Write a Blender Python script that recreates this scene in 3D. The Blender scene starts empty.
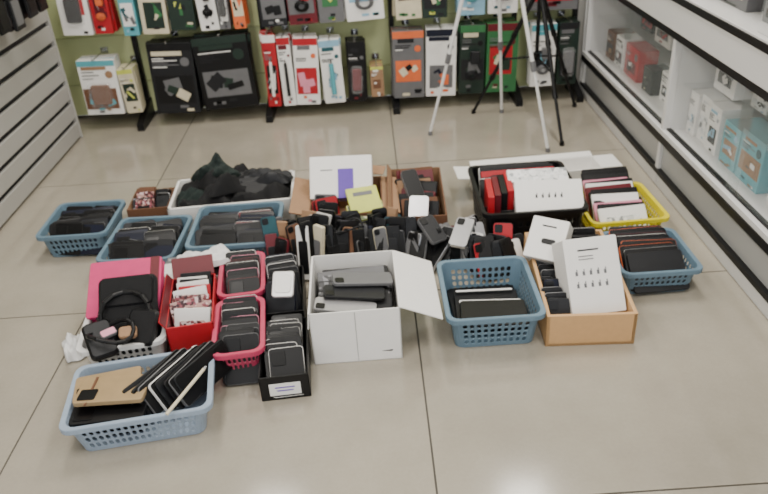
import bpy, math, random
from mathutils import Vector, Matrix
random.seed(7)
R=random.Random(11)
D=math.radians
# ------------------------------------------------------------ materials
MATS={}
def nt(name):
    m=bpy.data.materials.new(name); m.use_nodes=True
    return m,m.node_tree.nodes,m.node_tree.links,m.node_tree.nodes['Principled BSDF']
def lin(c):
    return tuple(((x/255)/12.92 if x/255<=.04045 else (((x/255)+.055)/1.055)**2.4) for x in c)+(1,)
def plain(name,c,rough=.45,metal=0,var=.12,scale=30,bump=.05,spec=.5):
    if name in MATS: return MATS[name]
    m,N,Lk,b=nt(name)
    tc=N.new('ShaderNodeTexCoord'); no=N.new('ShaderNodeTexNoise'); no.inputs['Scale'].default_value=scale; no.inputs['Detail'].default_value=4
    Lk.new(tc.outputs['Object'],no.inputs['Vector'])
    mx=N.new('ShaderNodeMix'); mx.data_type='RGBA'
    c=lin(c)
    mx.inputs[6].default_value=tuple(x*(1-var) for x in c[:3])+(1,)
    mx.inputs[7].default_value=tuple(min(1,x*(1+var)) for x in c[:3])+(1,)
    Lk.new(no.outputs['Fac'],mx.inputs[0]); Lk.new(mx.outputs[2],b.inputs['Base Color'])
    b.inputs['Roughness'].default_value=rough; b.inputs['Metallic'].default_value=metal
    b.inputs['Specular IOR Level'].default_value=spec
    if bump:
        bp=N.new('ShaderNodeBump'); bp.inputs['Strength'].default_value=bump; bp.inputs['Distance'].default_value=.002
        Lk.new(no.outputs['Fac'],bp.inputs['Height']); Lk.new(bp.outputs[0],b.inputs['Normal'])
    MATS[name]=m; return m
def printed(name,cols,scale=18,rough=.3,seed=0):
    if name in MATS: return MATS[name]
    m,N,Lk,b=nt(name)
    tc=N.new('ShaderNodeTexCoord'); mp=N.new('ShaderNodeMapping'); mp.inputs['Location'].default_value=(seed*1.37,seed*.71,seed*2.1)
    vo=N.new('ShaderNodeTexVoronoi'); vo.distance='CHEBYCHEV'; vo.inputs['Scale'].default_value=scale
    Lk.new(tc.outputs['Object'],mp.inputs[0]); Lk.new(mp.outputs[0],vo.inputs['Vector'])
    sp=N.new('ShaderNodeSeparateColor'); Lk.new(vo.outputs['Color'],sp.inputs[0])
    cr=N.new('ShaderNodeValToRGB'); cr.color_ramp.interpolation='CONSTANT'
    n=len(cols); e=cr.color_ramp.elements
    while len(e)<n: e.new(.5)
    for i,c in enumerate(cols):
        e[i].position=i/n; e[i].color=lin(c)
    Lk.new(sp.outputs[0],cr.inputs[0]); Lk.new(cr.outputs[0],b.inputs['Base Color'])
    b.inputs['Roughness'].default_value=rough
    MATS[name]=m; return m
def glass(name,alpha=.18,c=(.85,.92,.9,1)):
    m,N,Lk,b=nt(name)
    b.inputs['Base Color'].default_value=c; b.inputs['Roughness'].default_value=.03
    b.inputs['Alpha'].default_value=alpha; MATS[name]=m; return m

BLUE=plain('blue_grey_plastic',(102,128,145),.42)
LBLUE=plain('pale_blue_plastic',(148,164,182),.4)
PINK=plain('pink_plastic',(192,62,96),.42)
YEL=plain('yellow_plastic',(226,210,30),.4)
WPL=plain('white_plastic',(228,227,225),.4,var=.04)
BLK=plain('black_plastic',(12,12,14),.42,spec=.35)
BLKG=plain('black_gloss',(7,7,9),.3,bump=0,spec=.35)
DGR=plain('dark_grey',(28,29,32),.45,spec=.35)
NAVY=plain('navy',(18,23,42),.4,spec=.35)
GREY=plain('mid_grey',(105,105,107),.4)
SILV=plain('silver',(185,184,186),.28,.6,bump=0)
WHT=plain('white_card',(240,238,234),.5,var=.03)
WHG=plain('white_gloss',(238,236,234),.2,var=.03,bump=0)
PNK=plain('pink_leather',(208,52,112),.5)
LPK=plain('light_pink',(226,146,168),.45)
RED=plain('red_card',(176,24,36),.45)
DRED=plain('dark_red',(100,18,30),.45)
ORG=plain('orange',(222,108,60),.45)
TEAL=plain('teal_card',(92,168,180),.4)
DTEAL=plain('dark_teal',(34,84,92),.4)
DGN=plain('dark_green_card',(26,44,36),.35)
GRN=plain('green_card',(52,112,66),.4)
CRM=plain('cream_card',(214,204,176),.45)
LBL=plain('light_blue_card',(140,184,208),.4)
GOLD=plain('gold_leather',(176,150,112),.38,.3)
LIME=plain('lime_card',(200,206,96),.45)
PURP=plain('purple_ribbon',(90,50,170),.4)
BRN=plain('cardboard',(156,122,92),.8,scale=60)
BRND=plain('cardboard_dark',(112,76,54),.8,scale=60)
MDF=plain('mdf_wood',(204,162,112),.6,scale=45,var=.08)
FAB=plain('black_fabric',(13,13,15),.9,scale=200,bump=.4)
FABG=plain('olive_fabric',(26,38,35),.9,scale=200,bump=.4)
CHR=plain('chrome',(200,202,206),.18,.9,bump=0)
CLEAR=glass('clear_blister',.08,(1,1,1,1))
PR_PK=printed('print_pattern',[(120,60,60),(225,200,200),(60,30,34),(190,150,140),(150,80,90)],110,seed=6)
PR_BK=printed('print_black',[(22,22,26),(34,34,38),(16,16,18),(130,130,134),(22,22,24),(14,14,16)],80,seed=7)
PR_YG=printed('print_yellow_green',[(160,165,80),(70,100,64),(210,205,165),(100,110,70),(180,170,110),(60,60,50)],60,seed=9)
PR_WG=printed('print_white_grey',[(230,230,228),(210,212,212),(236,236,236),(215,216,216),(150,154,156)],60,seed=10)

# ------------------------------------------------------------ mesh builder
class MB:
    def __init__(s): s.v=[];s.f=[];s.m=[];s.mats=[]
    def mi(s,mat):
        if mat not in s.mats: s.mats.append(mat)
        return s.mats.index(mat)
    def add(s,vs,fs,M,mat):
        o=len(s.v); s.v+= [tuple(M@Vector(p)) for p in vs]
        if not isinstance(mat,list): mat=[mat]*len(fs)
        for f,mm in zip(fs,mat):
            s.f.append([o+i for i in f]); s.m.append(s.mi(mm))
    def obj(s,name,loc=(0,0,0),rot=0,parent=None,solid=0,bevel=0,smooth=False):
        me=bpy.data.meshes.new(name); me.from_pydata(s.v,[],s.f)
        for m in s.mats: me.materials.append(m)
        me.polygons.foreach_set('material_index',s.m)
        if smooth: me.polygons.foreach_set('use_smooth',[True]*len(s.f))
        me.update()
        o=bpy.data.objects.new(name,me); bpy.context.collection.objects.link(o)
        o.location=loc; o.rotation_euler=(0,0,D(rot))
        if parent: o.parent=parent
        if solid:
            md=o.modifiers.new('s','SOLIDIFY'); md.thickness=solid; md.offset=0
        if bevel:
            md=o.modifiers.new('b','BEVEL'); md.width=bevel; md.segments=2; md.limit_method='ANGLE'
        return o
I4=Matrix.Identity(4)
def T(x,y,z): return Matrix.Translation((x,y,z))
def RX(a): return Matrix.Rotation(D(a),4,'X')
def RY(a): return Matrix.Rotation(D(a),4,'Y')
def RZ(a): return Matrix.Rotation(D(a),4,'Z')
CF=[(0,3,2,1),(4,5,6,7),(0,1,5,4),(1,2,6,5),(2,3,7,6),(3,0,4,7)]
def cube(mb,x0,x1,y0,y1,z0,z1,mat,M=I4):
    vs=[(x0,y0,z0),(x1,y0,z0),(x1,y1,z0),(x0,y1,z0),(x0,y0,z1),(x1,y0,z1),(x1,y1,z1),(x0,y1,z1)]
    mb.add(vs,CF,M,mat)
def cubec(mb,w,d,h,M,mat): cube(mb,-w/2,w/2,-d/2,d/2,-h/2,h/2,mat,M)
def rpoly(w,l,r,n=4):
    pts=[]
    for cx,cy,a0 in ((w/2-r,l/2-r,0),(-w/2+r,l/2-r,90),(-w/2+r,-l/2+r,180),(w/2-r,-l/2+r,270)):
        for i in range(n):
            a=D(a0+90*i/(n-1)); pts.append((cx+r*math.cos(a),cy+r*math.sin(a)))
    return pts
def rslab(mb,w,l,t,r,M,side,top=None,bev=.0015,n=4):
    top=top or side
    a=rpoly(w,l,r,n); bb=rpoly(w-2*bev,l-2*bev,max(r-bev,.0005),n); k=len(a)
    vs=[(x,y,-t/2) for x,y in bb]+[(x,y,-t/2+bev) for x,y in a]+[(x,y,t/2-bev) for x,y in a]+[(x,y,t/2) for x,y in bb]
    fs=[tuple(reversed(range(k))),tuple(range(3*k,4*k))]; ms=[top,top]
    for j in range(3):
        for i in range(k):
            i2=(i+1)%k; fs.append((j*k+i,j*k+i2,(j+1)*k+i2,(j+1)*k+i)); ms.append(side)
    mb.add(vs,fs,M,ms)
def tube(mb,p0,p1,r0,mat,r1=None,n=10):
    r1=r1 or r0
    p0=Vector(p0);p1=Vector(p1); d=(p1-p0).normalized(); u=d.orthogonal().normalized(); w=d.cross(u)
    vs=[]
    for p,r in ((p0,r0),(p1,r1)):
        for i in range(n):
            a=2*math.pi*i/n; vs.append(tuple(p+u*r*math.cos(a)+w*r*math.sin(a)))
    fs=[(i,(i+1)%n,n+(i+1)%n,n+i) for i in range(n)]+[tuple(reversed(range(n))),tuple(range(n,2*n))]
    mb.add(vs,fs,I4,mat)
def tubes(mb,pts,r,mat,n=8):
    for a,b in zip(pts,pts[1:]): tube(mb,a,b,r,mat,n=n)

# ---- product shapes
def phone_case(mb,M,w=.076,l=.155,t=.011,side=BLK,top=DGR,cam=True):
    rslab(mb,w,l,t,.011,M,side,top)
    if cam:
        rslab(mb,w*.4,w*.42,.003,.006,M@T(-w*.22,l/2-w*.3,t/2+.0012),BLK,BLKG,.0008)
def pack(mb,M,w=.1,l=.18,t=.014,card=WHT,item=BLK,band=None):
    rslab(mb,w,l,t,.003,M,card,card,.001,2)
    rslab(mb,w*.72,l*.62,.003,.006,M@T(0,-l*.08,t/2+.001),item,item,.0008)
    if band: cubec(mb,w*.98,l*.14,.0012,M@T(0,l*.40,t/2+.0006),band)
def gfx(mb,M,w,h,cols,rng,pic=True):
    """printed artwork on a package face: picture area, logo, text lines, badges"""
    z=.0004
    if pic:
        pw,ph=w*rng.uniform(.6,.9),h*rng.uniform(.28,.42); py=-h*rng.uniform(.0,.22)
        cubec(mb,pw,ph,.0008,M@T(w*rng.uniform(-.04,.04),py,z),rng.choice(cols))
        for q in range(4):
            rslab(mb,pw*rng.uniform(.15,.45),ph*rng.uniform(.2,.6),.0008,.003,M@T(pw*rng.uniform(-.25,.25),py+ph*rng.uniform(-.2,.2),z+.0006*(q+1))@RZ(rng.uniform(-40,40)),rng.choice(cols),None,.0002,3)
    cubec(mb,w*rng.uniform(.4,.7),h*.06,.0008,M@T(-w*.08,h*.36,z+.0006),rng.choice(cols))
    for q in range(5):
        ww=w*rng.uniform(.2,.6)
        cubec(mb,ww,h*.014,.0008,M@T(-w*.42+ww/2,h*(.29-.03*q),z+.0003),rng.choice([DGR,GREY,WHT]))
    for q in range(3):
        ww=w*rng.uniform(.1,.25); cubec(mb,ww,h*.04,.0008,M@T(w*rng.uniform(-.3,.3),-h*rng.uniform(.38,.46),z+.0004),rng.choice(cols))
    rslab(mb,w*.2,w*.2,.0008,w*.09,M@T(w*.3,h*.24,z+.001),rng.choice(cols),None,.0002,5)
def carton(mb,M,w,d,h,face=WHT,side=None,art=None):
    side=side or face
    rslab(mb,w,h,d,.002,M@RX(90)@T(0,h/2,0),side,face,.001,2)
    if art: gfx(mb,M@RX(90)@T(0,h/2,d/2),w,h,art,R)

def basket(name,cx,cy,w,d,h,rot,mat,rows=3,cell=.022,taper=.88):
    mb=MB()
    r=.03; seg=4
    def ring(sc_w,sc_d,rr):
        hw,hd=sc_w/2,sc_d/2
        nx=max(3,int((w-2*r)/cell)); ny=max(3,int((d-2*r)/cell)); pts=[]
        def line(a,b,n): return [(a[0]+(b[0]-a[0])*i/n,a[1]+(b[1]-a[1])*i/n) for i in range(n)]
        def arc(cx_,cy_,a0): return [(cx_+rr*math.cos(D(a0+90*i/seg)),cy_+rr*math.sin(D(a0+90*i/seg))) for i in range(seg)]
        pts+=line((-hw+rr,-hd),(hw-rr,-hd),nx)+arc(hw-rr,-hd+rr,-90)
        pts+=line((hw,-hd+rr),(hw,hd-rr),ny)+arc(hw-rr,hd-rr,0)
        pts+=line((hw-rr,hd),(-hw+rr,hd),nx)+arc(-hw+rr,hd-rr,90)
        pts+=line((-hw,hd-rr),(-hw,-hd+rr),ny)+arc(-hw+rr,-hd+rr,180)
        return pts
    def at(z):
        k=taper+(1-taper)*z/h
        return [Vector((x,y,z)) for x,y in ring((w-.02)*k,(d-.02)*k,r*k)]
    zb=.012; zt=h*.80
    levels=[0.0,zb]+[zb+(zt-zb)*(i+1)/rows for i in range(rows)]+[h]
    rings=[at(z) for z in levels]; n=len(rings[0])
    for j in range(len(levels)-1):
        lo,up=rings[j],rings[j+1]; hole=(1<=j<=rows)
        for i in range(n):
            i2=(i+1)%n; A,B,C,E=lo[i],lo[i2],up[i2],up[i]
            if not hole or (B-A).length<cell*.6:
                mb.add([A,B,C,E],[(0,1,2,3)],I4,mat); continue
            c=(A+B+C+E)/4; ux=(B-A)/2; uy=((E-A)+(C-B))/4
            hx,hy=.66,.74; q=.5
            H=[c+ux*sx*hx+uy*sy*hy for sx,sy in ((-q,-1),(q,-1),(1,-q),(1,q),(q,1),(-q,1),(-1,q),(-1,-q))]
            mb.add([A,B,C,E]+H,[(0,1,5,4),(1,6,5),(1,2,7,6),(2,8,7),(2,3,9,8),(3,10,9),(3,0,11,10),(0,4,11)],I4,mat)
    top=rings[-1]
    o1=[Vector((p.x*(1+.014/(w/2)),p.y*(1+.014/(d/2)),h+.001)) for p in top]
    o2=[Vector((p.x,p.y,h-.014)) for p in o1]
    for i in range(n):
        i2=(i+1)%n
        mb.add([top[i],top[i2],o1[i2],o1[i]],[(0,1,2,3)],I4,mat)
        mb.add([o1[i],o1[i2],o2[i2],o2[i]],[(0,1,2,3)],I4,mat)
    mb.add([p+Vector((0,0,.003)) for p in rings[0]],[tuple(range(n))],I4,mat)
    return mb.obj(name,(cx,cy,.0015),rot,solid=.003)

def openbox(name,cx,cy,w,d,h,rot,mat,inner=None,th=.005,flaps=(),fronth=None,z=0,extra=None):
    inner=inner or mat
    mb=MB()
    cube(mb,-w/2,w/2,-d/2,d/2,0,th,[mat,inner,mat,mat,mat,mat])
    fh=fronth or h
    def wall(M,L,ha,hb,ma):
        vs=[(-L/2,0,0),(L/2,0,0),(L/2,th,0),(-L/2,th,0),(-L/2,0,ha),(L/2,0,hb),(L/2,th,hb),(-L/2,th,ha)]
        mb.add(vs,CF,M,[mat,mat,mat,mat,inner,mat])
    wall(T(0,-d/2,0),w,fh,fh,mat)
    wall(T(0,d/2,0)@RZ(180),w,h,h,mat)
    wall(T(w/2,0,0)@RZ(90),d,fh,h,mat)
    wall(T(-w/2,0,0)@RZ(-90),d,h,fh,mat)
    for side,L,ang in flaps:
        base={'f':(T(0,-d/2,fh),w),'b':(T(0,d/2,h)@RZ(180),w),'r':(T(w/2,0,h)@RZ(90),d),'l':(T(-w/2,0,h)@RZ(-90),d)}[side]
        M=base[0]@RX(-ang)
        cube(mb,-base[1]/2+.003,base[1]/2-.003,-L,0,-th/2,th/2,[mat,inner,mat,mat,mat,mat],M)
    if extra: extra(mb)
    return mb.obj(name,(cx,cy,z),rot,bevel=.0012)

DARK=[(BLK,DGR),(BLK,BLKG),(DGR,BLK),(BLK,NAVY),(BLK,BLK),(BLK,BLK),(GREY,BLK),(SILV,BLK),(NAVY,DGR)]
def filed(mb,xc,y0,y1,z0,w,l,n,pal,lean=24,t=.012,jx=.01,jr=4,style='case',jl=.012,M=I4,rng=R):
    for i in range(n):
        y=y0+(y1-y0)*i/max(1,n-1)
        th=90-lean+rng.uniform(-4,4); ll=l+rng.uniform(-jl,jl); ww=w*rng.uniform(.93,1.02)
        p=rng.choice(pal)
        MM=M@T(xc+rng.uniform(-jx,jx),y,z0+ll/2*math.sin(D(th))+t/2*math.cos(D(th)))@RZ(rng.uniform(-jr,jr))@RX(th)
        if style=='case':
            if ww>ll: MM=MM@RZ(90); phone_case(mb,MM,ll,ww,t,p[0],p[1])
            else: phone_case(mb,MM,ww,ll,t,p[0],p[1])
        else:
            pack(mb,MM,ww,ll,t,p[0],p[1],p[2] if len(p)>2 else None)
def flat(mb,xc,yc,z0,w,l,n,pal,t=.012,jx=.01,jr=8,style='case',rz=0,rng=R,M=I4):
    z=z0
    for i in range(n):
        p=rng.choice(pal)
        MM=M@T(xc+rng.uniform(-jx,jx),yc+rng.uniform(-jx,jx),z+t/2)@RZ(rz+rng.uniform(-jr,jr))
        if style=='case': phone_case(mb,MM,w,l,t,p[0],p[1])
        else: pack(mb,MM,w,l,t,p[0],p[1],p[2] if len(p)>2 else None)
        z+=t+.001
    return z
def jumble(mb,x0,x1,y0,y1,z0,n,pal,w=.07,l=.14,t=.014,tilt=(45,80),yaw=60,style='case',rng=R,row=2):
    for i in range(n):
        fx=(i//row+.5)/(n/row); fy=(i%row+.5)/row
        th=rng.uniform(*tilt); ll=l*rng.uniform(.75,1.15); ww=w*rng.uniform(.7,1.25); p=rng.choice(pal)
        MM=T(x0+(x1-x0)*fx+rng.uniform(-.008,.008),y0+(y1-y0)*fy+rng.uniform(-.015,.015),z0+ll/2*math.sin(D(th))+t*.5)@RZ(rng.uniform(-yaw,yaw))@RX(th)@RY(rng.uniform(-8,8))
        if style=='case' or (style=='mix' and i%2): phone_case(mb,MM,ww,ll,t,p[0],p[1])
        else: pack(mb,MM,ww,ll,t*1.4,p[0],p[1])

# ------------------------------------------------------------ camera
F=720
Yd=Vector((-29,425,-720)).normalized()
Xd=Vector((1,.065,0)); Xd=(Xd-Yd*Xd.dot(Yd)).normalized()
Zd=Xd.cross(Yd)
cam=bpy.data.cameras.new("camera"); co=bpy.data.objects.new("camera",cam); bpy.context.collection.objects.link(co)
cam.sensor_width=36; cam.lens=36*F/768
co.matrix_world=Matrix.Translation((0,0,1.5))@Matrix((Xd,Yd,Zd)).to_4x4()
bpy.context.scene.camera=co
cam.dof.use_dof=True; cam.dof.focus_distance=1.5; cam.dof.aperture_fstop=5.0

# ------------------------------------------------------------ room
def tilemat():
    m,N,Lk,b=nt('porcelain_tile')
    tc=N.new('ShaderNodeTexCoord')
    n1=N.new('ShaderNodeTexNoise'); n1.inputs['Scale'].default_value=1.3; n1.inputs['Detail'].default_value=6; n1.inputs['Roughness'].default_value=.6
    n2=N.new('ShaderNodeTexNoise'); n2.inputs['Scale'].default_value=90; n2.inputs['Detail'].default_value=3
    Lk.new(tc.outputs['Object'],n1.inputs['Vector']); Lk.new(tc.outputs['Object'],n2.inputs['Vector'])
    cr=N.new('ShaderNodeValToRGB'); e=cr.color_ramp.elements
    e[0].position=.3; e[0].color=lin((152,145,131)); e[1].position=.7; e[1].color=lin((180,172,156))
    Lk.new(n1.outputs['Fac'],cr.inputs[0])
    mx=N.new('ShaderNodeMix'); mx.data_type='RGBA'; mx.blend_type='MULTIPLY'; mx.inputs[0].default_value=.12
    Lk.new(cr.outputs[0],mx.inputs[6]); Lk.new(n2.outputs['Fac'],mx.inputs[7]); Lk.new(mx.outputs[2],b.inputs['Base Color'])
    mr=N.new('ShaderNodeMapRange'); mr.inputs[3].default_value=.09; mr.inputs[4].default_value=.2
    Lk.new(n1.outputs['Fac'],mr.inputs[0]); Lk.new(mr.outputs[0],b.inputs['Roughness'])
    b.inputs['Specular IOR Level'].default_value=.7
    return m
TILE=tilemat(); GROUT=plain('grout',(84,80,73),.9)
mb=MB()
xs=[-2.3025,-1.1025,.0975,1.2975,2.4975]; ys=[-1.1,.1,1.235,2.2,3.35,4.5]
g=.0028
cube(mb,-2.4,2.2,-1.1,4.42,-.06,-.003,GROUT)
for i in range(4):
    for j in range(5):
        cube(mb,max(xs[i],-2.4)+g,min(xs[i+1],2.2)-g,ys[j]+g,min(ys[j+1],4.42)-g,-.01,0,TILE)
mb.obj('floor')
PIST=plain('pistachio_paint',(202,210,158),.6,var=.03,scale=4)
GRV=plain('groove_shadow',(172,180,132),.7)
PLAS=plain('white_wall_paint',(222,220,214),.7,var=.03,scale=5)
def simplebox(name,x0,x1,y0,y1,z0,z1,mat):
    mb=MB(); cube(mb,x0,x1,y0,y1,z0,z1,mat); return mb.obj(name)
simplebox('wall_back',-2.4,2.2,4.42,4.5,0,2.9,PLAS)
simplebox('wall_left',-2.48,-2.4,-1.1,4.5,0,2.9,PLAS)
simplebox('wall_right',2.2,2.28,-1.1,4.5,0,2.9,PLAS)
simplebox('ceiling',-2.48,2.28,-1.1,4.5,2.9,2.98,PLAS)
def emis(name,s,c=(1,.97,.92,1)):
    m,N,Lk,b=nt(name); b.inputs['Emission Color'].default_value=c; b.inputs['Emission Strength'].default_value=s
    b.inputs['Base Color'].default_value=(.9,.9,.9,1); return m
EM=emis('lamp_diffuser',3)
for i,(x,y) in enumerate([(-.9,.8),(.9,.8),(-.9,3.1),(.9,3.1)]):
    mb=MB(); cube(mb,x-.16,x+.16,y-.6,y+.6,2.86,2.899,[EM,WPL,WPL,WPL,WPL,WPL]); lam=mb.obj('ceiling_lamp')
    l=bpy.data.lights.new('lamp_light','AREA'); l.shape='RECTANGLE'; l.size=.3; l.size_y=1.2; l.energy=35; l.color=(1,.955,.885)
    lo=bpy.data.objects.new('lamp_light',l); lo.location=(x,y,2.85); lo.parent=lam; bpy.context.collection.objects.link(lo)
w=bpy.data.worlds.new('world'); bpy.context.scene.world=w; w.use_nodes=True
bg=w.node_tree.nodes['Background']; bg.inputs[0].default_value=(.95,.97,1,1); bg.inputs[1].default_value=1.6

# ------------------------------------------------------------ back gondola
def empty(name,loc=(0,0,0)):
    e=bpy.data.objects.new(name,None); e.location=loc; bpy.context.collection.objects.link(e); return e
gon=empty('display_rack')
mb=MB()
ups=[-2.14,-1.38,-.62,.135,.86,1.22]
for a,b_ in zip(ups,ups[1:]):
    cube(mb,a+.012,b_-.012,4.33,4.35,.03,1.7,PIST)
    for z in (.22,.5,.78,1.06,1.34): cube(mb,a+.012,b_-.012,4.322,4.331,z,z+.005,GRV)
mb.obj('back_panels',parent=gon)
mb=MB()
for x in ups:
    cube(mb,x-.014,x+.014,4.30,4.36,.0,1.72,BLK)
    for z in [.1+.05*i for i in range(30)]: cube(mb,x-.004,x+.004,4.297,4.301,z,z+.025,DGR)
    if x<-1.7: continue
    vs=[(x-.02,4.06,0),(x+.02,4.06,0),(x+.02,4.34,0),(x-.02,4.34,0),(x-.02,4.06,.04),(x+.02,4.06,.04),(x+.02,4.34,.12),(x-.02,4.34,.12)]
    mb.add(vs,CF,I4,BLK)
    tube(mb,(x,4.075,0.001),(x,4.075,.02),.016,BLK)
mb.obj('uprights_and_feet',parent=gon,bevel=.002)
packs=MB(); hooks=MB()
RG=random.Random(5)
def hang(x0,x1,z0,z1,card,band,art,item,y=4.11,style=0,box=True):
    a,b_=x0+.003,x1-.003
    for k in range(3):
        yy=y+k*.045+RG.uniform(-.004,.004); xm=(a+b_)/2+RG.uniform(-.006,.006)*k; w_=b_-a; h_=z1-z0
        th=.036 if box else .004
        M=T(xm,yy,(z0+z1)/2)@RY(RG.uniform(-2.5,2.5))@RX(90)
        rslab(packs,w_,h_,th,.004 if box else .008,M@T(0,0,-th/2),card,card,.0008)
        if band: cubec(packs,w_*.99,h_*.1,.001,M@T(0,h_*.445,.0004),band)
        if k<2: gfx(packs,M@T(0,0,.0005),w_,h_,art,RG,pic=True)
        if k==0:
            if style==0:
                rslab(packs,w_*.5,h_*.36,.022,.012,M@T(0,-h_*.12,.012),item,item,.004)
                rslab(packs,w_*.62,h_*.46,.03,.015,M@T(0,-h_*.12,.0155),CLEAR,CLEAR,.004)
            elif style==1:
                rslab(packs,w_*.36,h_*.18,.028,.008,M@T(w_*.1,h_*.05,.015),item,item,.003)
                for q in range(4):
                    rr=w_*.24-q*.006; pts=[M@Vector((rr*math.cos(D(s*30)),-h_*.22+rr*.8*math.sin(D(s*30)),.008+q*.003)) for s in range(13)]
                    tubes(packs,pts,.0028,item,6)
            elif style==2:
                tube(packs,M@Vector((0,-h_*.34,.012)),M@Vector((0,h_*.14,.012)),w_*.13,item,w_*.11)
                tube(packs,M@Vector((0,h_*.14,.012)),M@Vector((0,h_*.19,.012)),w_*.06,CHR)
    xm=(a+b_)/2
    tube(hooks,(xm,y-.02,z1+.004),(xm,4.335,z1+.004),.003,CHR,n=6)
    tube(hooks,(xm,y-.02,z1+.004),(xm,y-.025,z1+.018),.003,CHR,n=6)
    cube(hooks,xm-.02,xm+.02,4.315,4.33,z1-.012,z1+.02,CHR)
AW=[WHT,TEAL,GREY,LBL,DGR]; AD=[BLK,DGN,GREY,DGR,CRM,DGN,BLK]; AR=[RED,WHT,DRED,GREY,BLK]; AO=[ORG,DGR,GREY,BLK,CRM]; AG=[GRN,DGN,LIME,CRM,DGR]; AB=[LBL,NAVY,WHT,DTEAL,GREY]
# lower row
hang(-1.68,-1.46,.1,.42,WHT,TEAL,[WHT,TEAL,BRN,BRND,GREY],BRND,style=0)
hang(-1.455,-1.36,.1,.36,CRM,LIME,AG,GREY,style=4)
hang(-1.27,-1.01,.08,.49,DGR,BLK,AD,BLK,style=4)
hang(-1.00,-.68,.09,.51,BLK,DGN,AD,DGR,style=4)
hang(-.615,-.535,.08,.50,RED,WHT,AR,WHT,style=2)
hang(-.53,-.45,.08,.48,WHT,RED,AR,DGR,style=2)
hang(-.445,-.30,.08,.47,WHT,RED,[WHT,RED,ORG,GREY,LPK],LPK,style=4)
hang(-.29,-.165,.08,.45,WHT,LBL,AB,TEAL,style=2)
hang(-.14,-.03,.08,.43,BLK,BLK,[BLK,DRED,GREY,DGR],DRED,style=0)
hang(-.01,.07,.1,.28,BRN,LIME,[BRN,BRND,WHT],GREY,style=4)
hang(.125,.31,.08,.47,GREY,ORG,AO,GREY,style=4)
hang(.315,.495,.08,.47,WHT,NAVY,[ORG,NAVY,GREY,WHT,BLK],NAVY,style=4)
hang(.51,.66,.08,.48,DGN,GRN,AD,DGR,style=1)
hang(.665,.85,.08,.48,GRN,DRED,[GRN,RED,DGN,CRM,DRED],TEAL,style=4)
hang(.92,1.07,.1,.46,WHT,TEAL,AW,GREY,style=1)
hang(1.08,1.2,.1,.46,DGN,DGR,AD,GREY,style=0)
U0=.545
hang(-1.69,-1.52,U0+.02,.92,WHT,RED,[RED,WHT,ORG,DGR],BLK)
hang(-1.515,-1.41,U0+.02,.9,RED,RED,AR,ORG,style=1)
hang(-1.36,-1.27,U0,.9,TEAL,TEAL,AB,TEAL,style=4)
hang(-1.25,-1.10,U0,.9,CRM,LIME,AG,FABG,style=4)
hang(-1.095,-.95,U0+.01,.9,DGN,DGR,AG,BLK,style=4)
hang(-.94,-.83,U0,.9,WHT,BLK,[BLK,GREY,DGR,WHT],BLK,style=1)
hang(-.825,-.76,U0,.9,GREY,BLK,[BLK,WHT,DGR],BLK,style=0)
hang(-.75,-.68,U0,.9,ORG,ORG,AO,ORG,style=4)
hang(-.60,-.45,U0,.9,DGR,RED,AR,DGR,style=4)
hang(-.445,-.28,U0,.9,DRED,DGR,[RED,BLK,GREY,CRM],BLK,style=1)
hang(-.275,-.13,U0,.9,GREY,TEAL,AG,BLK,style=4)
hang(-.125,.09,U0,.9,WHT,TEAL,AW,GREY,style=1)
hang(.15,.30,U0-.01,.9,CRM,DRED,[DRED,LIME,DGR,GRN],GREY,style=4)
hang(.305,.45,U0-.01,.9,DGN,LIME,AG,DGR,style=4)
hang(.50,.66,U0-.01,.9,LBL,NAVY,AB,TEAL,style=1)
hang(.67,.84,U0-.01,.9,WHT,TEAL,AB,GREY)
hang(.90,1.18,U0-.01,.9,GREY,RED,AR,DGR,style=4)
packs.obj('hanging_product_packs',parent=gon); hooks.obj('display_hooks',parent=gon)

# ------------------------------------------------------------ left slatwall gondola
sl=empty('slatwall_gondola')
SLW=plain('slatwall_laminate',(170,168,163),.45,var=.03,scale=6)
mb=MB(); X=-1.72; YE=4.02
cube(mb,X-.30,X-.018,.2,YE,0,1.5,DGR)
z=0.0
while z<1.45:
    cube(mb,X-.018,X,.2,YE,z+.014,z+.098,SLW); z+=.11
cube(mb,X-.3,X+.004,YE,YE+.018,0,1.5,SLW)
mb.obj('slat_panels',parent=sl,bevel=.003)
mb=MB()
for k,(y,z) in enumerate([(3.75,.78),(3.62,.78),(3.45,.76),(3.3,.78),(3.12,.78),(2.95,.78),(2.75,.78)]):
    for q in range(3):
        M=T(X+.05+q*.03,y,z+.09)@RZ(90)@RX(90)
        pack(mb,M,.1,.18,.012,R.choice([BLK,DGR,DGN]),R.choice([BLK,DGR,GREY]),R.choice([WHT,DGR,BLK]))
    tube(mb,(X-.01,y,z+.185),(X+.13,y,z+.185),.003,CHR,n=6)
mb.obj('hanging_phone_cases',parent=sl)

# ------------------------------------------------------------ right display cabinet
cab=empty('glass_display_cabinet')
LAM=plain('white_laminate',(220,219,217),.3,var=.02,scale=4,bump=0)
LAMG=plain('grey_laminate',(176,176,174),.25,var=.03,scale=4,bump=0)
LAMB=plain('beige_laminate',(172,168,158),.35,var=.03,scale=4,bump=0)
GL=glass('cabinet_glass',.06)
X=1.25; Y0,Y1=.3,4.2; XB=1.72
mb=MB()
cube(mb,X+.012,XB,Y0,Y1,0,.065,LAM)
cube(mb,X+.02,XB,Y0,Y1,.085,.215,LAMG)
cube(mb,X,XB,Y0,Y1,.245,.268,LAM)
cube(mb,X,XB,Y0,Y1,.69,.80,LAM)
cube(mb,XB,XB+.02,Y0,Y1,0,1.4,LAMB)
cube(mb,X,XB,Y0,Y1,.825,.835,LAM)
cube(mb,X,XB,Y0,Y1,1.28,1.4,LAM)
div=[4.18,2.94,1.7,.46]
for y in div:
    cube(mb,X+.004,XB,y-.014,y+.014,0.02,1.3,LAM)
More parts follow.
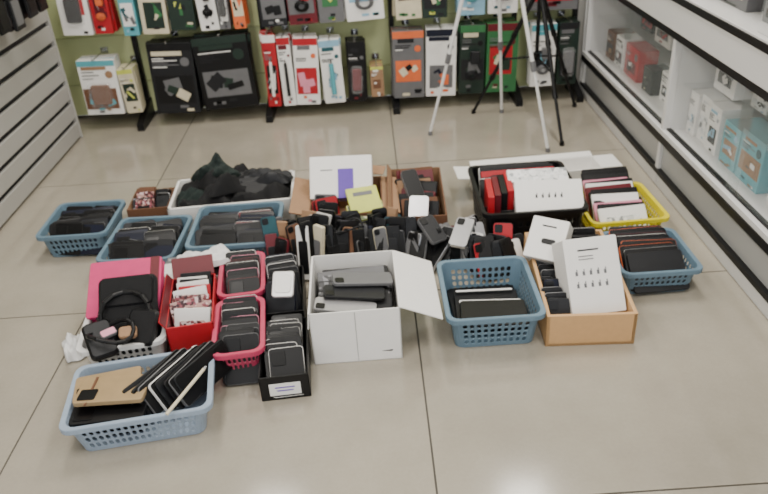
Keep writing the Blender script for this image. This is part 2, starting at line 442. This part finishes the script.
cube(mb,X,XB+.02,Y1,Y1+.02,0,1.4,LAM)
mb.obj('carcass',parent=cab,bevel=.002)
mb=MB()
for z0,z1,xo in ((.065,.085,.0),(.215,.245,-.004),(.662,.69,.0),(.80,.826,-.004)):
    cube(mb,X+xo,X+.045,Y0,Y1,z0,z1,BLK)
cube(mb,X+.02,X+.04,Y0,Y1,.268,.276,BLK)
mb.obj('door_tracks',parent=cab)
mb=MB()
for a,b_ in zip(div[1:],div):
    mid=(a+b_)/2
    cube(mb,X+.022,X+.026,a+.016,mid+.03,.272,.665,GL)
    cube(mb,X+.032,X+.036,mid-.03,b_-.016,.272,.665,GL)
    cube(mb,X+.022,X+.026,a+.016,mid+.03,.835,1.28,GL)
    cube(mb,X+.06,XB,a+.016,b_-.016,.47,.476,GL)
mb.obj('sliding_glass',parent=cab)
mb=MB()
def good(y,x,w_,d_,h_,f,art,z=.268): carton(mb,T(x+d_/2,y+w_/2,z)@RZ(-90),w_,d_,h_,f,f,art)
B=X+.1; AX=[GREY,WHT,LBL,DGR,PR_WG]
for a in [(1.74,B,.2,.14,.16,TEAL,[WHT,ORG,DTEAL]),(1.98,B,.12,.12,.12,WHT,AX),(2.12,B+.02,.12,.12,.13,WHT,AX),
          (2.28,B,.17,.14,.19,TEAL,[WHT,DTEAL,BRN]),(2.46,B,.13,.14,.17,TEAL,[WHT,LBL,BRN]),(2.63,B,.1,.12,.19,WHT,AX),(2.74,B+.01,.09,.12,.19,WHT,AX),(2.84,B,.08,.12,.18,WHT,AX),
          (3.02,B,.14,.12,.1,WHT,AX),(3.2,B+.03,.12,.12,.14,WHT,AX),(3.36,B,.12,.1,.12,DGR,AD),(3.56,B,.2,.1,.16,RED,AR),(3.8,B,.12,.1,.16,WHT,AR),(3.96,B,.12,.12,.15,BRND,[BRN,BLK])]: good(*a)
for a in [(1.9,B+.1,.13,.1,.1,WHT,AX),(2.2,B+.1,.15,.12,.1,WHT,AX),(2.5,B+.1,.12,.1,.08,WHT,AX),(2.68,B+.06,.18,.12,.12,WHT,AX),(3.1,B+.1,.14,.1,.14,WHT,AX),(3.4,B+.08,.2,.1,.12,WHT,AR),(3.7,B+.1,.16,.1,.14,DGR,AR)]: good(*a,z=.476)
for a in [(1.8,B,.3,.2,.12,GREY,AD),(2.2,B,.28,.2,.1,GREY,AD),(2.6,B,.3,.2,.12,GREY,AD),(3.1,B,.3,.2,.12,DGR,AD),(3.5,B,.28,.2,.1,DGR,AD)]: good(*a,z=.835)
mb.obj('cabinet_stock',parent=cab)

# ------------------------------------------------------------ tripods
def tripod(name,apex,feet,mat,joint,r=.011,braceT=.45):
    mb=MB(); ax=Vector(apex)
    for f in feet:
        f=Vector(f); d=(ax-f)
        tube(mb,f+Vector((0,0,.012)),f+d*.33,r*.7,mat); tube(mb,f+d*.30,f+d*.66,r*.88,mat); tube(mb,f+d*.63,ax,r,mat)
        for k in (.31,.64): tube(mb,f+d*(k-.018),f+d*(k+.018),r*1.25,joint)
        tube(mb,f,f+Vector((0,0,.022)),r*1.15,joint,r*.9)
        p=f+d*braceT; c=Vector((ax.x,ax.y,p.z+.03)); tube(mb,p,c,.005,joint)
    tube(mb,(ax.x,ax.y,ax.z*.5),(ax.x,ax.y,ax.z+.25),r*.9,mat)
    tube(mb,(ax.x,ax.y,ax.z-.05),(ax.x,ax.y,ax.z+.04),r*2.6,joint,n=16)
    z=ax.z*braceT+.03; tube(mb,(ax.x,ax.y,z-.02),(ax.x,ax.y,z+.02),r*1.7,joint)
    tube(mb,(ax.x,ax.y,ax.z+.25),(ax.x,ax.y,ax.z+.31),.022,joint,n=14)
    cube(mb,ax.x-.035,ax.x+.035,ax.y-.03,ax.y+.03,ax.z+.31,ax.z+.325,joint)
    tube(mb,(ax.x,ax.y,ax.z+.28),(ax.x+.05,ax.y-.18,ax.z+.22),.006,joint)
    mb.obj(name)
tripod('tripod_stand',(.63,3.68,1.35),[(.30,3.71,0),(.87,3.38,0),(.74,3.98,0)],WPL,GREY,.0115,braceT=.6)
tripod('tripod_stand',(.90,3.86,.72),[(.58,4.0,0),(.96,3.45,0),(1.17,4.0,0)],BLK,BLKG,.012)

# ------------------------------------------------------------ baskets & contents
def cont(mb,name,par): return mb.obj(name,(0,0,.005),0,parent=par)
def loose(mb,name,cx,cy,rot=0): return mb.obj(name,(cx,cy,.002),rot)
def cloth(mb,M,w,d,h,mat,seed,nx=22,ny=16):
    rg=random.Random(seed); ph=[rg.uniform(0,6.28) for _ in range(8)]
    vs=[];fs=[]
    for s in (1,-1):
        o=len(vs)
        for j in range(ny+1):
            for i in range(nx+1):
                u=-1+2*i/nx; v=-1+2*j/ny
                e=max(0,1-max(abs(u),abs(v))**4)**.5
                f=.5+.22*math.sin(4*u+ph[0]+2*v)+.2*math.sin(7*v+ph[1]-3*u)+.12*abs(math.sin(9*u+ph[2]+4*v))
                x=w/2*u*(1+.08*math.sin(3*v+ph[3])); y=d/2*v*(1+.08*math.sin(4*u+ph[4]))
                z=h*e*f if s>0 else -h*.1*e
                vs.append((x,y,z))
        for j in range(ny):
            for i in range(nx):
                a=o+j*(nx+1)+i; q=(a,a+1,a+nx+2,a+nx+1); fs.append(q if s>0 else q[::-1])
    mb.add(vs,fs,M,mat)
BP='basket_of_phone_cases'
c=basket(BP,-1.275,2.755,.29,.31,.11,0,BLUE)
mb=MB(); filed(mb,-.05,-.09,.06,.0,.13,.13,12,DARK,42,jr=16); filed(mb,.06,-.10,.07,.0,.12,.13,12,DARK,42,jr=16); cont(mb,'phone_case_stack',c)
c=basket(BP,-.955,2.565,.30,.35,.10,-2,BLUE)
mb=MB(); filed(mb,-.06,-.11,.09,.0,.14,.13,13,DARK+[(WHT,BLK)],44,jr=18); filed(mb,.06,-.11,.09,.0,.13,.13,13,DARK,42,jr=18); cont(mb,'phone_case_stack',c)
c=basket(BP,-.585,2.575,.35,.35,.13,0,BLUE)
mb=MB(); filed(mb,-.075,-.12,.08,.01,.15,.15,14,DARK,44,jr=9); filed(mb,.07,-.12,.08,.01,.14,.15,14,DARK+[(WHT,DRED)],42,jr=9); cont(mb,'phone_case_stack',c)
c=openbox('box_of_accessories',-1.03,2.95,.18,.2,.09,3,BRND,BRN)
mb=MB(); filed(mb,-.03,-.06,.05,.0,.08,.12,7,[(PR_PK,BLK),(BLK,DRED),(PR_BK,GREY),(BRND,RED)],35,style='pack',jr=10); filed(mb,.05,-.05,.05,.0,.06,.11,6,DARK,30,jr=12); cont(mb,'accessory_packs',c)
# white box with dark folded bags
c=openbox('white_carton_of_bags',-.65,2.93,.54,.30,.12,3,WHT,WHT,th=.012)
mb=MB()
cloth(mb,T(-.13,-.0,.07)@RZ(8),.25,.26,.10,FAB,1); cloth(mb,T(.12,.0,.075)@RZ(-5),.26,.25,.085,FAB,2)
cloth(mb,T(-.02,.02,.12)@RZ(25)@RY(8),.24,.17,.09,FAB,5); cloth(mb,T(-.08,.06,.15)@RX(45)@RZ(40),.17,.15,.10,FABG,3)
cloth(mb,T(.14,.03,.13)@RZ(-3),.24,.10,.06,DGR,4); cloth(mb,T(-.17,-.05,.1)@RZ(15),.14,.09,.06,FABG,8)
filed(mb,.12,-.03,.06,.06,.2,.12,4,[(BLK,BLK),(BLK,DGR)],40,t=.014,style='pack')
o=cont(mb,'folded_bags',c)
for p in o.data.polygons: p.use_smooth=len(p.vertices)==4 and p.area<.0006
# front-left pale blue basket
c=basket(BP,-.735,1.635,.41,.28,.11,8,LBLUE,cell=.02)
mb=MB()
z=flat(mb,-.09,-.01,.006,.12,.2,4,[(BLK,DGR),(BLK,BLKG)],.017,rz=84,jr=4)
phone_case(mb,T(-.085,-.045,z+.008)@RZ(86),.13,.21,.015,BLK,BLK); z+=.017
phone_case(mb,T(-.10,.035,z+.008)@RZ(94),.11,.19,.014,GOLD,GOLD); z+=.012
phone_case(mb,T(-.075,-.01,z+.010)@RZ(82)@RY(4),.12,.2,.015,GOLD,GOLD)
cubec(mb,.006,.12,.003,T(-.135,-.01,z+.019)@RZ(-8)@RY(-4),BRND)
for i in range(9):
    p=[(BLK,DGR),(BLK,BLKG),(GREY,BLK),(DGR,BLK),(WHT,BLK)][i%5]
    phone_case(mb,T(.045+.017*i,.02+.003*i,.09)@RZ(-38+R.uniform(-7,7))@RY(60+R.uniform(-5,5)),.10,.21,.013,p[0],p[1])
tube(mb,(.09,-.16,.125),(.19,-.02,.15),.005,CRM); tube(mb,(.19,-.02,.15),(.196,-.012,.152),.004,CHR)
cont(mb,'phone_case_pile',c)
# white basket with pink notebook & black pouches
c=basket('basket_of_pouches',-.875,2.02,.27,.40,.12,8,WPL)
mb=MB()
filed(mb,-.0,-.14,.12,.0,.2,.13,10,DARK+[(WHT,GREY)],30,style='pack',jr=8)
M=T(-.005,.06,.17)@RZ(-4)@RX(30)
rslab(mb,.245,.21,.018,.008,M,PNK,PNK); rslab(mb,.23,.19,.016,.003,M@T(.0,0,-.017),WHT,WHT); rslab(mb,.245,.21,.006,.006,M@T(0,0,-.029),PNK,PNK)
cubec(mb,.03,.21,.003,M@T(.1,0,.01),DRED)
M=T(.02,-.055,.17)@RZ(-3)@RX(40)
rslab(mb,.19,.20,.035,.02,M,FAB,FAB,.012,5); rslab(mb,.17,.10,.012,.015,M@T(0,.045,.02),BLK,FAB,.004,5)
tubes(mb,[M@Vector((.08*math.cos(D(a)),-.05+.09*math.sin(D(a)),.035+.01*math.sin(D(a*3)))) for a in range(0,361,24)],.008,BLK)
rslab(mb,.09,.13,.03,.02,T(-.06,-.17,.13)@RZ(20)@RX(30),BLK,DGR,.008,5)
rslab(mb,.1,.12,.03,.02,T(.07,-.15,.14)@RZ(-20)@RX(40),BLK,FAB,.008,5)
rslab(mb,.055,.04,.02,.01,T(.03,-.18,.15)@RX(30),BRN,BRN,.004)
rslab(mb,.05,.03,.015,.008,T(-.03,-.175,.155)@RZ(30)@RX(20),GREY,LPK,.003)
tubes(mb,[Vector((-.02+.07*math.cos(D(a)),-.18+.05*math.sin(D(a)),.16+.015*math.sin(D(a*2)))) for a in range(0,361,24)],.007,BLK)
cont(mb,'pouches_and_notebook',c)
mb=MB(); cloth(mb,T(0,0,.004)@RZ(30),.07,.12,.06,WPL,21); o=loose(mb,'plastic_bag',-1.07,1.97)
for p in o.data.polygons: p.use_smooth=True
# red box
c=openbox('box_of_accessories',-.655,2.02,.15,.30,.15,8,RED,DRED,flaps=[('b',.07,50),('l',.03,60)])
mb=MB(); filed(mb,0,-.09,-.02,.01,.12,.16,5,[(PR_PK,LPK),(PR_PK,WHT),(WHT,PR_PK)],30,style='pack',jr=14); filed(mb,0,.0,.1,.01,.11,.17,6,[(BLK,DRED),(RED,BLK),(BLK,PR_PK),(WHT,RED)],30,style='pack',jr=12)
cont(mb,'patterned_phone_cases',c)
# pale packs behind
c=openbox('white_carton',-.70,2.31,.28,.13,.09,6,WHT,WHT)
mb=MB(); filed(mb,-.07,-.04,.03,0,.12,.15,5,[(WHT,GREY),(SILV,WHT),(GREY,DGR)],52,style='pack',jr=10); filed(mb,.06,-.04,.03,0,.13,.14,5,[(WHT,SILV),(BLK,GREY)],55,style='pack',jr=10)
cloth(mb,T(.03,-.01,.12)@RZ(12),.2,.1,.05,WPL,12)
cont(mb,'accessory_packs',c)
# pink baskets
PKP=[(WHT,BLK),(LPK,BLK),(BLK,BLKG),(DRED,BLK),(BLK,BLK),(NAVY,BLK),(PNK,BLK),(BLK,DRED),(BLK,BLK),(GREY,BLK)]
c=basket(BP,-.482,1.895,.16,.30,.12,6,PINK,cell=.018)
mb=MB(); filed(mb,0,-.11,.10,.0,.115,.155,17,PKP,42,t=.0085,jr=5); cont(mb,'phone_case_stack',c)
c=basket(BP,-.515,2.21,.16,.28,.12,6,PINK,cell=.018)
mb=MB(); filed(mb,0,-.11,.09,.0,.115,.165,16,PKP,42,t=.009,jr=6); cont(mb,'phone_case_stack',c)
# black trays
def lab(mb): cubec(mb,.095,.002,.045,T(0,-.147,.042),WHT); cubec(mb,.06,.001,.004,T(0,-.1485,.05),PURP); cubec(mb,.05,.001,.004,T(0,-.1485,.038),PURP)
c=openbox('tray_of_phone_cases',-.333,1.81,.15,.29,.09,4,BLK,BLK,th=.004,extra=lab)
mb=MB()
SEQ=[(WHT,BLK),(BLK,BLKG),(BLK,BLK),(WHT,BLK),(BLK,BLK)]
for i in range(15): filed(mb,0,-.09+.0135*i,-.09+.0135*i,.0,.11,.14,1,[SEQ[i%5]],48,t=.0085,jr=4)
cont(mb,'phone_case_stack',c)
c=openbox('tray_of_phone_cases',-.36,2.125,.14,.29,.10,4,BLK,BLK,th=.004)
mb=MB(); filed(mb,0,-.10,.10,.0,.105,.18,12,DARK+[(WHT,BLK)],32,t=.012,jr=14)
M=T(.01,-.09,.17)@RZ(-8)@RX(35)
rslab(mb,.075,.095,.012,.012,M,SILV,WHG,.003,5); rslab(mb,.055,.065,.002,.012,M@T(0,0,.0065),GREY,WHT,.0006,5)
cont(mb,'phone_case_stack',c)
# white carton with flap
def wl(mb): cubec(mb,.0015,.001,.19,T(.0,-.1755,.10),GREY)
c=openbox('white_carton_of_accessories',-.105,1.995,.285,.35,.2,1,WHT,WHT,th=.004,flaps=[('r',.145,-24),('l',.06,-84)],extra=wl)
mb=MB()
filed(mb,.0,-.10,.12,.02,.24,.17,11,[(BLK,DGR),(GREY,BLK),(BLK,SILV),(BLK,BLK),(PR_BK,BLK),(BLK,BLKG)],48,t=.016,style='pack',jr=5)
for i in range(3): phone_case(mb,T(-.03+.03*i,-.10+.06*i,.16+.012*i)@RZ(84+6*i)@RX(8),.07,.2,.012,[GREY,BLK,GREY][i],[SILV,DGR,GREY][i])
cont(mb,'accessory_packs',c)
# middle blue basket
c=basket('basket_of_tablet_cases',.345,2.005,.31,.36,.13,0,BLUE,cell=.024,rows=4)
mb=MB()
pack(mb,T(.0,.03,.014)@RZ(3),.24,.26,.02,BLK,BLK); pack(mb,T(.0,.0,.034)@RZ(-3),.22,.2,.016,BLK,DGR)
rslab(mb,.22,.14,.02,.012,T(.01,-.06,.054)@RZ(-4),BLK,BLKG); rslab(mb,.21,.018,.004,.004,T(.01,.02,.052)@RZ(-4),WHT,WHT); rslab(mb,.2,.012,.004,.004,T(.0,.09,.05)@RZ(-2),GREY,WHT)
cont(mb,'tablet_cases',c)
# MDF box
c=openbox('wooden_box_of_accessories',.66,2.07,.285,.49,.15,-3,MDF,MDF,th=.012,fronth=.12)
mb=MB()
def icons(mb,M,w,h,nx,ny,mat,s=.3):
    for i in range(nx):
        for j in range(ny):
            x=-w/2+w*(i+.5)/nx; y=-h/2+h*(j+.5)/ny
            rslab(mb,w/nx*s,h/ny*.35,.0008,.001,M@T(x,y,0),mat,mat,.0002,2)
            rslab(mb,w/nx*s*.45,h/ny*.16,.0008,.001,M@T(x+.002,y+h/ny*.27,0),mat,mat,.0002,2)
M=T(.02,-.075,.15)@RZ(8)@RX(54)
rslab(mb,.18,.25,.12,.003,M,WHT,WHT,.001,2); icons(mb,M@T(-.01,-.01,.0605),.12,.08,5,2,GREY,.35); cubec(mb,.07,.005,.0008,M@T(-.01,.085,.0605),DGR)
for k in range(2): cubec(mb,.05,.003,.0008,M@T(-.02,.065-.01*k,.0605),GREY)
icons(mb,M@T(.0905,0,0)@RY(90),.06,.14,2,2,GREY,.3)
M=T(-.08,.11,.18)@RZ(-28)@RX(45)
rslab(mb,.13,.15,.08,.003,M,WHT,WHT,.001,2); rslab(mb,.05,.02,.0008,.008,M@T(.01,-.01,.0405),BLK,BLK,.0002,4); cubec(mb,.05,.005,.0008,M@T(0,.045,.0405),DGR)
filed(mb,-.095,-.19,.05,.01,.075,.13,10,DARK,30,t=.014)
filed(mb,.06,.1,.2,.01,.13,.15,5,DARK,20,t=.016)
cont(mb,'boxed_accessories',c)
# right blue basket
c=basket(BP,.965,2.215,.28,.30,.10,0,BLUE)
SEQ=[(BLK,DGR),(BLK,BLK),(SILV,BLK),(BLK,DGR),(ORG,BLK),(BLK,BLK),(ORG,BLK),(BLK,DGR),(BLK,BLK),(WHT,BLK),(DRED,BLK),(BLK,DGR),(BLK,BLK),(ORG,DGR),(BLK,DGR)]
mb=MB()
for i,p in enumerate(SEQ): phone_case(mb,T(R.uniform(-.01,.01),-.085+.0135*i,.058)@RZ(R.uniform(-4,4))@RX(40)@RZ(90),.15,.2,.010,p[0],p[1],False)
cont(mb,'phone_case_stack',c)
# yellow basket
c=basket('basket_of_accessories',.97,2.60,.31,.33,.10,2,YEL)
mb=MB()
SEQ=[(WHT,PR_WG),(BLK,DGR),(LPK,BLK),(BLK,BLK),(WHT,DGR),(BLK,GREY),(BLK,BLK),(DRED,BLK),(WHT,BLK),(BLK,DGR),(LPK,BLK),(BLK,BLK),(BLK,PR_BK),(BLK,BLK)]
for i,p in enumerate(SEQ): filed(mb,-.01,-.12+.017*i,-.12+.017*i,.0,.2,.15+.006*i,1,[p],46,t=.012,style='pack',jr=4,jl=.006)
cont(mb,'accessory_packs',c)
# black crate
c=basket('crate_of_accessories',.59,2.62,.40,.45,.19,0,BLK,cell=.03,rows=4,taper=.94)
mb=MB()
for i in range(4): carton(mb,T(-.155+.028*i,-.07+.015*i,.06)@RZ(-4),.025,.17,.165,[RED,DRED,BLK,RED][i])
SEQ=[(BLK,DGR),(WHT,BLK),(BLK,BLK),(BLK,NAVY),(RED,BLK),(BLK,BLK),(WHT,BLK),(BLK,DGR)]
for i,p in enumerate(SEQ): filed(mb,0,.05+.017*i,.05+.017*i,.06,.32,.15,1,[p],35,t=.014,style='pack',jr=2)
rslab(mb,.24,.07,.05,.003,T(.05,.01,.21)@RZ(-2)@RX(20),WHT,PR_WG,.001,2)
M=T(.065,-.13,.19)@RZ(-4)@RX(38)
rslab(mb,.26,.14,.05,.003,M,WHT,WHT,.001,2); icons(mb,M@T(0,0,.0255),.12,.04,5,1,DGR)
filed(mb,-.08,-.19,-.12,.02,.18,.13,4,DARK+[(DRED,BLK)],20,t=.016,style='case')
cont(mb,'boxed_accessories',c)
# loose piles
PM=[(BLK,DGR),(BLK,BLKG),(BLK,BRND),(GREY,BLK),(BLK,GREY),(WHT,BLK),(BLK,DRED),(BRN,BRND),(CRM,GREY),(BLK,BLK),(NAVY,DTEAL),(BLK,BLK),(DRED,BLK)]
mb=MB(); jumble(mb,-.1,.09,-.04,.03,0,14,DARK+[(RED,DRED),(BLK,RED),(SILV,WHT)],.07,.15,tilt=(45,72),yaw=30); loose(mb,'loose_phone_cases',.43,2.32)
c=openbox('white_carton',.72,2.99,.58,.14,.10,3,WHT,WHT,flaps=[('b',.04,10),('l',.08,5),('r',.09,0)])
# brown box
c=openbox('box_of_accessories',.16,2.73,.22,.46,.15,-2,BRND,BRN,flaps=[('l',.03,60)])
mb=MB()
filed(mb,-.0,-.15,.16,.02,.15,.16,13,[(BLK,DGR),(BRND,BLK),(BLK,BLK),(WHT,BLK),(DRED,BLK),(BRN,BLK)],34,t=.016,jr=20,style='pack')
rslab(mb,.07,.14,.02,.015,T(-.02,-.02,.18)@RZ(20)@RX(40),GREY,BLK); rslab(mb,.08,.1,.02,.012,T(.0,-.17,.15)@RZ(-10)@RX(50),CHR,SILV)
cont(mb,'accessory_packs',c)
mb=MB(); jumble(mb,-.14,.13,-.05,.05,0,22,[(SILV,BLK),(CHR,GREY),(BLK,DGR),(GREY,SILV),(BLK,BLKG),(BLK,BLK),(BLK,DRED)],.06,.16,.016,tilt=(40,75),yaw=60)
phone_case(mb,T(.06,-.04,.15)@RZ(-25)@RX(25),.07,.13,.018,CHR,SILV); phone_case(mb,T(-.05,.0,.15)@RZ(30)@RX(30),.07,.12,.018,GREY,DGR)
loose(mb,'loose_phone_cases',.24,2.385)
# ribbon box
c=openbox('box_of_accessories',-.14,2.73,.30,.34,.15,0,BRND,BRN,flaps=[('r',.07,-10),('l',.08,15)])
mb=MB()
M=T(-.015,.03,.21)@RZ(-3)@RX(50)
rslab(mb,.26,.18,.06,.003,M,WHT,WHT,.001,2); cubec(mb,.065,.125,.063,M@T(.02,-.0285,0),PURP); cubec(mb,.05,.004,.001,M@T(-.06,.03,.0305),GREY)
cubec(mb,.10,.05,.003,T(-.1,.15,.2)@RZ(20)@RX(20),WHT); cubec(mb,.08,.05,.003,T(.13,.14,.19)@RZ(-20)@RX(20),BRN)
rslab(mb,.13,.13,.02,.004,T(.075,-.10,.165)@RZ(12)@RX(25),LIME,LIME,.001,2); rslab(mb,.15,.08,.03,.004,T(.08,-.14,.13)@RZ(14)@RX(30),LIME,PR_YG,.001,2); cubec(mb,.08,.02,.001,T(.075,-.10,.165)@RZ(12)@RX(25)@T(0,.03,.0105),GREY)
filed(mb,-.08,-.14,-.04,.02,.1,.17,6,[(BLK,DGR),(RED,DRED),(WHT,GREY),(BLK,RED),(BLK,BLK)],24,jr=20)
filed(mb,.07,-.15,-.11,.0,.1,.13,2,DARK+[(BRN,BLK)],28,jr=10)
cont(mb,'boxed_accessories',c)
mb=MB(); jumble(mb,-.26,.0,-.09,.09,0,27,PM,.06,.20,.013,tilt=(62,80),yaw=38,style='mix',row=3); jumble(mb,.0,.24,-.08,.08,0,24,PM,.06,.18,.013,tilt=(58,78),yaw=38,style='mix',row=3)
tubes(mb,[Vector((.05+.05*math.cos(D(a)),-.02+.04*math.sin(D(a)),.175+.02*math.sin(D(a*1.5)))) for a in range(0,361,24)],.004,BLK)
loose(mb,'loose_phone_cases',-.17,2.415)
